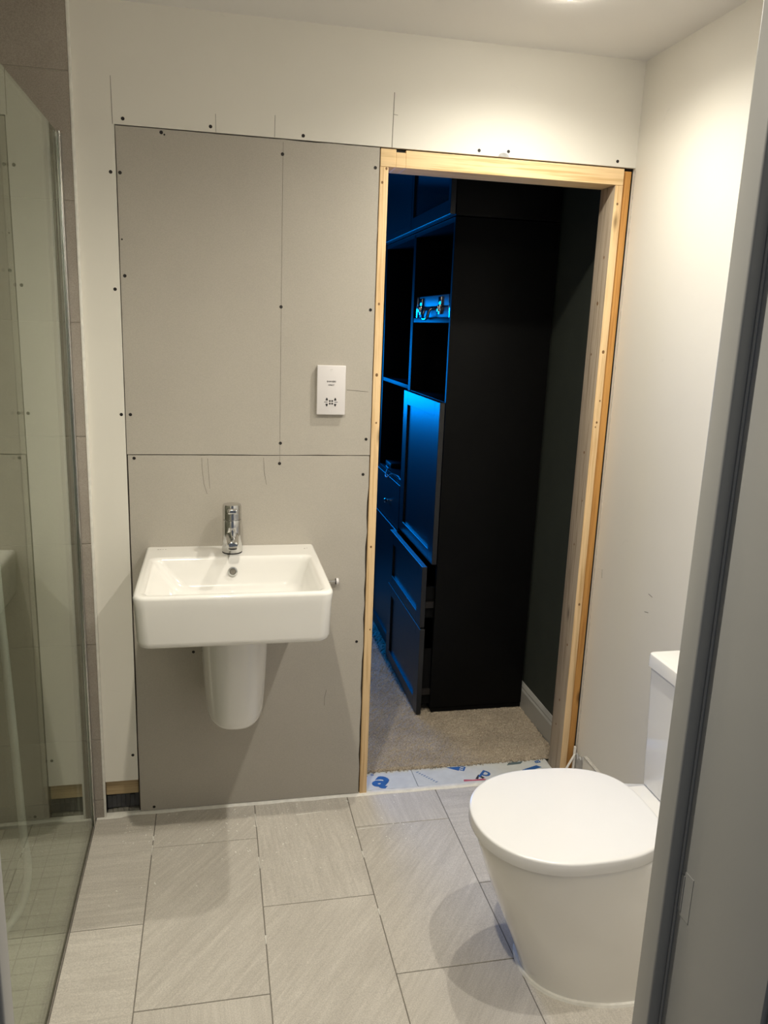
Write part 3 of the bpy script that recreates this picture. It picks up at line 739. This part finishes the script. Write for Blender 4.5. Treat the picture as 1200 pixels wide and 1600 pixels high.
# ================================================================== BATHROOM THINGS
# ---- wash basin
bs = empty('wash_basin', (0.046, -0.23, 0.40), 'white rectangular ceramic wash basin with half pedestal hung on the bare boards', 'basin')
X0, X1, Y0, Y1, ZT, ZB = -0.2055, 0.2975, -0.462, 0.0004, 0.893, 0.752
def ring(ins, z, r, dx=0.0): return rrect(X0 + ins + dx, X1 - ins - dx, Y0 + ins, Y1, z, r, 6, (r, r, 0.003, 0.003))
rings = [ring(0.06, ZB + 0.004, 0.03), ring(0.020, ZB, 0.03), ring(0.012, ZB + 0.002, 0.032), ring(0.0075, ZB + 0.008, 0.034), ring(0.0055, ZB + 0.018, 0.034), ring(0.002, ZT - 0.03, 0.032),
         ring(0.000, ZT - 0.010, 0.032), ring(0.0012, ZT - 0.005, 0.031), ring(0.004, ZT - 0.0015, 0.030), ring(0.008, ZT, 0.028), rrect(X0 + 0.0095, X1 - 0.0095, Y0 + 0.0095, Y1 - 0.002, ZT, 0.02, 6, (0.027, 0.027, 0.003, 0.003))]
def inner(x0, x1, y0, y1, z, r): return rrect(x0, x1, y0, y1, z, r, 6)
ix0, ix1, iy0, iy1 = X0 + 0.024, X1 - 0.024, Y0 + 0.020, -0.118
rings += [inner(ix0 - 0.0085, ix1 + 0.0085, iy0 - 0.0065, iy1 + 0.0065, ZT, 0.024), inner(ix0 - 0.006, ix1 + 0.006, iy0 - 0.004, iy1 + 0.004, ZT, 0.024), inner(ix0, ix1, iy0, iy1, ZT - 0.002, 0.026), inner(ix0 + 0.005, ix1 - 0.005, iy0 + 0.004, iy1 - 0.003, ZT - 0.007, 0.028),
          inner(ix0 + 0.012, ix1 - 0.010, iy0 + 0.007, iy1 - 0.006, ZT - 0.018, 0.030),
          inner(ix0 + 0.030, ix1 - 0.020, iy0 + 0.012, iy1 - 0.011, ZT - 0.045, 0.036), inner(ix0 + 0.055, ix1 - 0.032, iy0 + 0.018, iy1 - 0.018, ZT - 0.075, 0.042),
          inner(ix0 + 0.075, ix1 - 0.048, iy0 + 0.028, iy1 - 0.028, ZT - 0.090, 0.046), inner(ix0 + 0.100, ix1 - 0.075, iy0 + 0.05, iy1 - 0.05, ZT - 0.0975, 0.046),
          inner(ix0 + 0.15, ix1 - 0.14, iy0 + 0.10, iy1 - 0.09, ZT - 0.101, 0.03)]
bm = loft(BM(), rings)
obj('basin_bowl', bm, MCER, bs, True, angle=50)
# overflow
oy = -0.1325; oz = 0.852
bm = BM(); lathe(bm, [(0.0135, 0), (0.0135, 0.003), (0.0095, 0.004), (0.0085, 0.001)], (0.046, oy, oz), (0, -1, 0.12), 20); ov = obj('overflow_ring', bm, MCHRR, bs, True)
bm = BM(); lathe(bm, [(0.0084, 0.001), (0.0084, 0.002)], (0.046, oy, oz), (0, -1, 0.12), 16); obj('overflow_hole', bm, MPEN, ov)
bm = BM(); lathe(bm, [(0.032, 0), (0.032, 0.003), (0.026, 0.005), (0.0, 0.006)], (0.056, -0.29, ZT - 0.1012), n=24); obj('waste_plug', bm, MCHR, bs, True)
bm = BM()
for k, ww in enumerate((0.006, 0.004, 0.003, 0.003)):
    bx(bm, -0.172 + k * 0.0075, -0.172 + k * 0.0075 + ww, -0.030, -0.0265, ZT - 0.0001, ZT + 0.0003)
obj('maker_mark', bm, MPEN, bs)
bm = BM(); bx(bm, 0.262, 0.266, -0.050, -0.046, ZT - 0.0001, ZT + 0.0003); bx(bm, 0.270, 0.273, -0.045, -0.042, ZT - 0.0001, ZT + 0.0003); obj('maker_mark', bm, MPEN, bs)
# half pedestal
rings = []
def ped(z, hw, yf, hook=0.0):
    P = []
    n = 26
    for i in range(n + 1):
        a = math.pi * i / n
        cx = math.copysign(abs(math.cos(a)) ** 0.8, math.cos(a)); sy = abs(math.sin(a)) ** 0.62
        P.append(Vector((0.0505 + hw * cx, yf * sy, z)))
    return P
for z, hw, yf in [(0.7515, 0.104, -0.258), (0.66, 0.1025, -0.256), (0.56, 0.0985, -0.253), (0.48, 0.0935, -0.249), (0.43, 0.0900, -0.246), (0.412, 0.0875, -0.243), (0.402, 0.083, -0.237), (0.397, 0.073, -0.224)]: rings.append(ped(z, hw, yf))
obj('half_pedestal', loft(BM(), rings), MCER, bs, True, angle=60)

# ---- tap
tp = empty('mixer_tap', (0.046, -0.072, ZT), 'chrome single-lever mixer tap standing on the basin', 'tap')
tx, ty = 0.046, -0.070
bm = BM(); lathe(bm, [(0.0285, 0), (0.0292, 0.001), (0.0285, 0.003)], (tx, ty, ZT + 0.0002), n=32); obj('base_seal', bm, MBLK, tp, True)
bm = BM(); lathe(bm, [(0.0280, 0.0032), (0.0290, 0.005), (0.0288, 0.045), (0.0280, 0.080), (0.0278, 0.099), (0.0265, 0.101)], (tx, ty, ZT), n=36); obj('body', bm, MCHR, tp, True)
# spout: flattened tube coming forward, with the aerator in its end
rings = []
for yy, zc, hw, hh in [(-0.060, 0.052, 0.019, 0.016), (-0.095, 0.053, 0.0185, 0.0150), (-0.130, 0.052, 0.0175, 0.0130), (-0.160, 0.049, 0.0165, 0.0115), (-0.168, 0.048, 0.0155, 0.0100), (-0.171, 0.0475, 0.0135, 0.008)]:
    rings.append([Vector((tx + hw * math.copysign(abs(math.cos(a)) ** 0.7, math.cos(a)), yy, ZT + zc + hh * math.copysign(abs(math.sin(a)) ** 0.7, math.sin(a)))) for a in [2 * math.pi * k / 24 for k in range(24)]])
sp = obj('spout', loft(BM(), rings), MCHR, tp, True, angle=50)
bm = BM(); lathe(bm, [(0.012, 0), (0.012, 0.006), (0.0095, 0.007)], (tx, -0.154, ZT + 0.0395), (0, 0, -1), 20); obj('aerator', bm, MBLK, sp, True)
# lever cap: collar and lever
bm = BM(); lathe(bm, [(0.0266, 0.1018), (0.0278, 0.103), (0.0276, 0.130), (0.0274, 0.141), (0.0258, 0.1462), (0.018, 0.1475), (0.0, 0.148)], (tx, ty, ZT), n=36); lv = obj('lever_cap', bm, MCHR, tp, True)
rot = (Vector((tx, -0.085, ZT + 0.130)), Matrix.Rotation(math.radians(-9), 3, 'X'))
bm = BM(); bx(bm, tx - 0.0135, tx + 0.0135, -0.150, -0.080, ZT + 0.124, ZT + 0.138, 0.004, 3, rot); obj('lever', bm, MCHR, lv, True)

# ---- shaver socket
sk = empty('shaver_socket', (0.341, -0.007, 1.299), 'white shaver socket on the bare board beside the doorway', 'socket')
SX0, SX1, SZ0, SZ1, SY = 0.2980, 0.3840, 1.2990, 1.4455, -0.0135
box('back_box', (SX0 + 0.002, SX1 - 0.002, SY + 0.006, 0.0006, SZ0 + 0.002, SZ1 - 0.002), MSOCK, sk, 0.001)
box('face_plate', (SX0, SX1, SY, SY + 0.006, SZ0, SZ1), MSOCK, sk, 0.0022, 3)
def wallm(x, z, y=SY - 0.0002, deg=0): return Matrix.Translation((x, y, z)) @ Matrix.Rotation(math.radians(90), 4, 'X') @ Matrix.Rotation(math.radians(deg), 4, 'Z')
cxk = 0.3408
text('lettering', 'SHAVERS', 0.0068, MINK, sk, wallm(cxk, 1.3980), bold=0.00012); text('lettering', 'ONLY', 0.0068, MINK, sk, wallm(cxk, 1.3875), bold=0.00012)
zc = 1.3370
def poly(name, pts, y0, y1, mat, parent):
    return obj(name, loft(BM(), [[Vector((x, y, z)) for x, z in pts] for y in (y0, y1)]), mat, parent)
for sx in (-1, 1):
    for sz in (-1, 1):
        px, pz = cxk + sx * 0.0135, zc + sz * 0.0085
        poly('pin_hole', [(px - sx * 0.0045, pz - sz * 0.0035), (px + sx * 0.003, pz - sz * 0.0035), (px + sx * 0.0005, pz + sz * 0.0045), (px - sx * 0.0025, pz + sz * 0.0035)], SY, SY - 0.0003, MBLK, sk)
    poly('pin_hole', [(cxk + sx * 0.0105, zc - 0.0007), (cxk + sx * 0.0205, zc - 0.0007), (cxk + sx * 0.0205, zc + 0.0009), (cxk + sx * 0.0105, zc + 0.0009)], SY, SY - 0.0003, MBLK, sk)
for dx, dz in ((-0.0035, 0.0035), (0.0035, 0.0035), (-0.0035, -0.0045), (0.0035, -0.0045)):
    bm = BM(); lathe(bm, [(0.0016, 0), (0.0029, 0.0001), (0.0029, 0.0003), (0.0017, 0.0003)], (cxk + dx, SY, zc + dz), (0, -1, 0), 10); obj('shaver_symbol', bm, MINK, sk)
for z in (SZ0 + 0.012, SZ1 - 0.012):
    bm = BM(); lathe(bm, [(0.0032, 0), (0.0030, 0.0006), (0.0018, 0.0002)], (cxk, SY, z), (0, -1, 0), 14); obj('fixing_screw', bm, MSOCK, sk, True)

# ---- fixing pin beside the basin
fp = empty('fixing_pin', (0.355, -0.012, 0.765), 'small chrome pin with a flat head sticking out beside the basin', 'pin')
bm = BM(); tube(bm, [(0.298, -0.014, 0.7725), (0.370, -0.014, 0.7735)], 0.0045, 12); obj('stem', bm, MCHR, fp, True)
bm = BM(); lathe(bm, [(0.0095, 0), (0.0105, 0.001), (0.0105, 0.006), (0.009, 0.008)], (0.369, -0.014, 0.7735), (1, 0, 0), 16); obj('flat_head', bm, MSOCK, fp, True)
bm = BM(); lathe(bm, [(0.0098, 0), (0.0098, 0.0015)], (0.3672, -0.014, 0.7735), (1, 0, 0), 16); obj('washer', bm, MBLK, fp)

# ---- toilet
TY = -0.806
tl = empty('toilet', (0.95, TY, 0.0), 'white toilet with closed oval lid against the right wall', 'toilet')
def outline(xf, xm, xr, W, wr, z, p=2.25, n=24, rear_r=0.0):
    """half-width as a function of x from the rounded front xf over the widest xm to the rear xr"""
    R = []
    for i in range(n + 1):
        a = math.pi / 2 * (1 - i / n)         # front tip -> widest
        c, s = math.cos(a), math.sin(a)
        R.append((xm - (xm - xf) * abs(s) ** (2 / p), W * abs(c) ** (2 / p)))
    m = 10
    for i in range(1, m + 1):
        t = i / m; s = t * t * (3 - 2 * t)
        R.append((xm + (xr - xm) * t, W + (wr - W) * s))
    P = [Vector((x, TY - h, z)) for x, h in R] + [Vector((x, TY + h, z)) for x, h in R[::-1]]
    return P[1:] if False else P
rings = []
for z, xf, xm, W, wr in [(0.004, 0.742, 0.98, 0.157, 0.150), (0.03, 0.735, 0.98, 0.1585, 0.150), (0.08, 0.716, 0.97, 0.163, 0.148), (0.15, 0.688, 0.95, 0.169, 0.145), (0.22, 0.660, 0.92, 0.175, 0.140),
                         (0.29, 0.634, 0.88, 0.180, 0.132), (0.35, 0.615, 0.85, 0.184, 0.126), (0.385, 0.607, 0.83, 0.186, 0.123), (0.393, 0.609, 0.83, 0.184, 0.121), (0.396, 0.614, 0.83, 0.179, 0.118)]:
    rings.append(outline(xf, xm, XR - 0.004, W, wr, z))
pan = obj('pan', loft(BM(), rings), MCER, tl, True, angle=60)
# raised deck behind the seat
bm = loft(BM(), [rrect(1.000, XR - 0.004, TY - 0.120, TY + 0.118, 0.390, 0.02), rrect(1.000, XR - 0.004, TY - 0.120, TY + 0.118, 0.404, 0.02), rrect(1.004, XR - 0.004, TY - 0.116, TY + 0.114, 0.4085, 0.02), rrect(1.012, XR - 0.006, TY - 0.108, TY + 0.106, 0.410, 0.018)])
obj('deck', bm, MCER, tl, True)
def lid_ring(g, z, xf=0.5905, xm=0.800, xr=1.042, W=0.1935):
    xf += g; xr -= g; W -= g; P = []
    n = 96
    for i in range(n):
        a = 2 * math.pi * i / n; c, s = math.cos(a), math.sin(a)
        p = 2.15 if c < 0 else 2.9
        ax = (xm - xf) if c < 0 else (xr - xm)
        # widest part is carried backwards so the sides run parallel towards the hinge
        P.append(Vector((xm + math.copysign(abs(c) ** (2 / p), c) * ax, TY + math.copysign(abs(s) ** (2 / p), s) * W, z)))
    return P
obj('seat', loft(BM(), [lid_ring(0.014, 0.3962), lid_ring(0.011, 0.3968), lid_ring(0.011, 0.3994), lid_ring(0.014, 0.4000)]), MSEAT, tl, True)
obj('lid', loft(BM(), [lid_ring(0.003, 0.4005), lid_ring(0.0008, 0.4010), lid_ring(0.0, 0.4022), lid_ring(0.0, 0.427), lid_ring(0.0006, 0.4298), lid_ring(0.0025, 0.4318), lid_ring(0.0055, 0.4328), lid_ring(0.010, 0.4332), lid_ring(0.05, 0.4342), lid_ring(0.12, 0.4348)]), MSEAT, tl, True, angle=60)
# sealant ring at the foot
rings = []
for i, p in enumerate(outline(0.742, 0.98, XR - 0.004, 0.157, 0.150, 0.0)): rings.append(p)
bm = BM(); o1 = outline(0.733, 0.98, XR - 0.002, 0.1655, 0.158, 0.0); o2 = outline(0.736, 0.98, XR - 0.002, 0.163, 0.156, 0.006); o3 = outline(0.742, 0.98, XR - 0.004, 0.157, 0.150, 0.0075)
loft(bm, [o1, o2, o3]); obj('sealant_ring', bm, MSIL, tl, True)
# cistern
CX0 = 1.097; CY0, CY1 = TY - 0.135, -0.686
def cr(x0, y0, y1, z, r): return rrect(x0, XR - 0.002, y0, y1, z, r, 6, (r, 0.003, 0.003, r))
obj('cistern', loft(BM(), [cr(CX0 + 0.004, CY0 + 0.004, CY1 - 0.003, 0.4105, 0.010), cr(CX0, CY0, CY1, 0.416, 0.012), cr(CX0 - 0.004, CY0 - 0.003, CY1 + 0.008, 0.60, 0.012), cr(CX0 - 0.006, CY0 - 0.006, CY1 + 0.018, 0.737, 0.012)]), MCER, tl, True)
obj('cistern_lid', loft(BM(), [cr(CX0 - 0.010, CY0 - 0.010, CY1 + 0.022, 0.7378, 0.014), cr(CX0 - 0.0125, CY0 - 0.0125, CY1 + 0.0245, 0.740, 0.015), cr(CX0 - 0.0125, CY0 - 0.0125, CY1 + 0.0245, 0.768, 0.016), cr(CX0 - 0.011, CY0 - 0.011, CY1 + 0.023, 0.7725, 0.015), cr(CX0 - 0.007, CY0 - 0.007, CY1 + 0.019, 0.7748, 0.013), cr(CX0 - 0.003, CY0 - 0.003, CY1 + 0.015, 0.775, 0.012)]), MCER, tl, True, angle=35)
bm = BM(); lathe(bm, [(0.020, 0), (0.020, 0.003), (0.016, 0.005)], (1.175, (CY0 + CY1) / 2, 0.775), n=24); obj('flush_button', bm, MCHR, tl, True)

# ---- splinters of old trim by the frame
so = empty('trim_offcut', (1.245, -0.012, 0.0), 'snapped white trim offcut leaning at the foot of the door frame', 'offcut')
bm = BM(); bx(bm, 1.243, 1.250, -0.018, -0.010, 0.006, 0.128, 0.001); obj('upright_splinter', bm, MSIL, so)
bm = BM(); tube(bm, [(1.248, -0.016, 0.100), (1.212, -0.026, 0.044)], 0.004, 6); obj('bent_splinter', bm, MSIL, so)

# ---- shower screen
sc = empty('shower_screen', (XG, -0.62, 0.0), 'clear glass shower screen with chrome wall channel at the left', 'shower screen')
GZ1 = 2.020
bm = BM(); bx(bm, XG - 0.004, XG + 0.004, -1.25, -0.040, -0.004, GZ1, 0.0008, 1); obj('glass_pane', bm, MGLASS, sc)
bm = BM()
bx(bm, XG - 0.0085, XG - 0.0050, -0.052, -0.0105, -0.006, GZ1 + 0.004, 0.001); bx(bm, XG + 0.0042, XG + 0.0062, -0.052, -0.0105, -0.006, GZ1 + 0.004, 0.0008); bx(bm, XG - 0.0050, XG + 0.0042, -0.016, -0.0105, -0.006, GZ1 + 0.004)
obj('wall_channel', bm, MCHRR, sc, True)
bm = BM(); tube(bm, [(XG + 0.0072, -0.050, -0.006), (XG + 0.0072, -0.050, GZ1 + 0.004)], 0.0024, 10); obj('channel_trim', bm, MCHR, sc, True)
bm = BM(); bx(bm, XG + 0.0045, XG + 0.0075, -1.25, -0.052, -0.003, 0.003, 0.001, 1); obj('bottom_seal', bm, MGR, sc)

# ---- shower fittings (rail, mixer, hose)
sm = empty('shower_mixer', (-0.83, -0.05, 0.98), 'chrome shower mixer on the shower wall', 'shower mixer')
bm = BM(); tube(bm, [(-0.97, -0.062, 1.0), (-0.69, -0.062, 1.0)], 0.022, 20); obj('bar', bm, MCHR, sm, True)
for x in (-0.985, -0.675):
    bm = BM(); lathe(bm, [(0.024, -0.018), (0.026, -0.012), (0.026, 0.012), (0.024, 0.018)], (x, -0.062, 1.0), (1, 0, 0), 20); obj('knob', bm, MCHR, sm, True)
for x in (-0.905, -0.755):
    bm = BM(); lathe(bm, [(0.030, 0.0), (0.030, 0.006), (0.014, 0.010), (0.014, 0.040)], (x, -0.0103, 1.0), (0, -1, 0), 20); obj('wall_flange', bm, MCHR, sm, True)
rl = empty('shower_rail', (-0.72, -0.05, 1.15), 'chrome riser rail with hand shower on the shower wall', 'shower rail')
bm = BM(); tube(bm, [(-0.72, -0.058, 1.15), (-0.72, -0.058, 1.95)], 0.010, 16); obj('rail', bm, MCHR, rl, True)
for z in (1.17, 1.93):
    bm = BM(); tube(bm, [(-0.72, -0.0102, z), (-0.72, -0.060, z)], 0.012, 14); obj('rail_bracket', bm, MCHR, rl, True)
bm = BM(); tube(bm, catmull([(-0.715, -0.105, 1.66), (-0.715, -0.125, 1.76), (-0.715, -0.150, 1.85)], 6), 0.012, 14); obj('hand_shower', bm, MCHR, rl, True)
bm = BM(); lathe(bm, [(0.020, 0), (0.048, 0.015), (0.050, 0.024), (0.046, 0.028)], (-0.715, -0.150, 1.87), (0, -0.75, -0.5), 24); obj('spray_head', bm, MCHR, rl, True)
bm = BM(); bx(bm, -0.738, -0.70, -0.115, -0.048, 1.745, 1.785, 0.005); obj('slider', bm, MCHR, rl, True)
hp = catmull([(-0.715, -0.104, 1.655), (-0.69, -0.12, 1.52), (-0.60, -0.26, 1.25), (-0.535, -0.37, 1.03), (-0.519, -0.40, 0.80), (-0.512, -0.40, 0.53), (-0.506, -0.40, 0.25), (-0.500, -0.405, 0.115), (-0.520, -0.44, 0.028), (-0.575, -0.52, 0.0045), (-0.68, -0.56, 0.0045), (-0.77, -0.40, 0.10), (-0.81, -0.16, 0.45), (-0.83, -0.065, 0.80), (-0.83, -0.062, 0.977)], 14)
dense = []
for a, b in zip(hp, hp[1:]):
    k = max(1, int((b - a).length / 0.0032))
    for i in range(k): dense.append(a.lerp(b, i / k))
dense.append(hp[-1])
bm = BM(); tube(bm, dense, 0.0075, 8, radii=[0.0108 if i % 2 else 0.0095 for i in range(len(dense))])
obj('shower_hose', bm, mat_plain('silver_hose', (0.74, 0.75, 0.74), 0.35, 0.25), smooth=True, angle=80, label='silver ribbed shower hose hanging in a loop behind the glass screen', cat='hose')

# ---- downlights (last: lamps carry their own light)
MBEZ = mat_plain('white_bezel', (0.80, 0.80, 0.79), 0.4, var=0.01)
MLENS = mat_emit('lamp_lens', (1.0, 0.94, 0.82), 160.0)
names = ['white ceiling downlight above the doorway side, nearest the back wall', 'white ceiling downlight nearest the shower screen', 'white ceiling downlight above the toilet']
for (lx, ly, le, lc), nm in zip(LAMPS, names):
    d = empty('downlight', (lx, ly, CEIL - 0.010), nm, 'ceiling light', 'ceiling downlights')
    bm = BM(); lathe(bm, [(0.030, -0.0015), (0.034, -0.0055), (0.043, -0.004), (0.0455, 0.0)], (lx, ly, CEIL), n=36); obj('bezel', bm, MBEZ, d, True)
    bm = BM(); lathe(bm, [(0.0295, -0.0015), (0.028, -0.0095), (0.018, -0.0125), (0.0, -0.0135)], (lx, ly, CEIL), n=28); obj('lens', bm, MLENS, d, True)
    s = bpy.data.lights.new('downlight_lamp', 'SPOT'); s.energy = le; s.color = lc; s.spot_size = math.radians(156); s.spot_blend = 1.0; s.shadow_soft_size = 0.016
    so_ = bpy.data.objects.new('downlight_lamp', s); link(so_, d, (0, 0, -0.010))
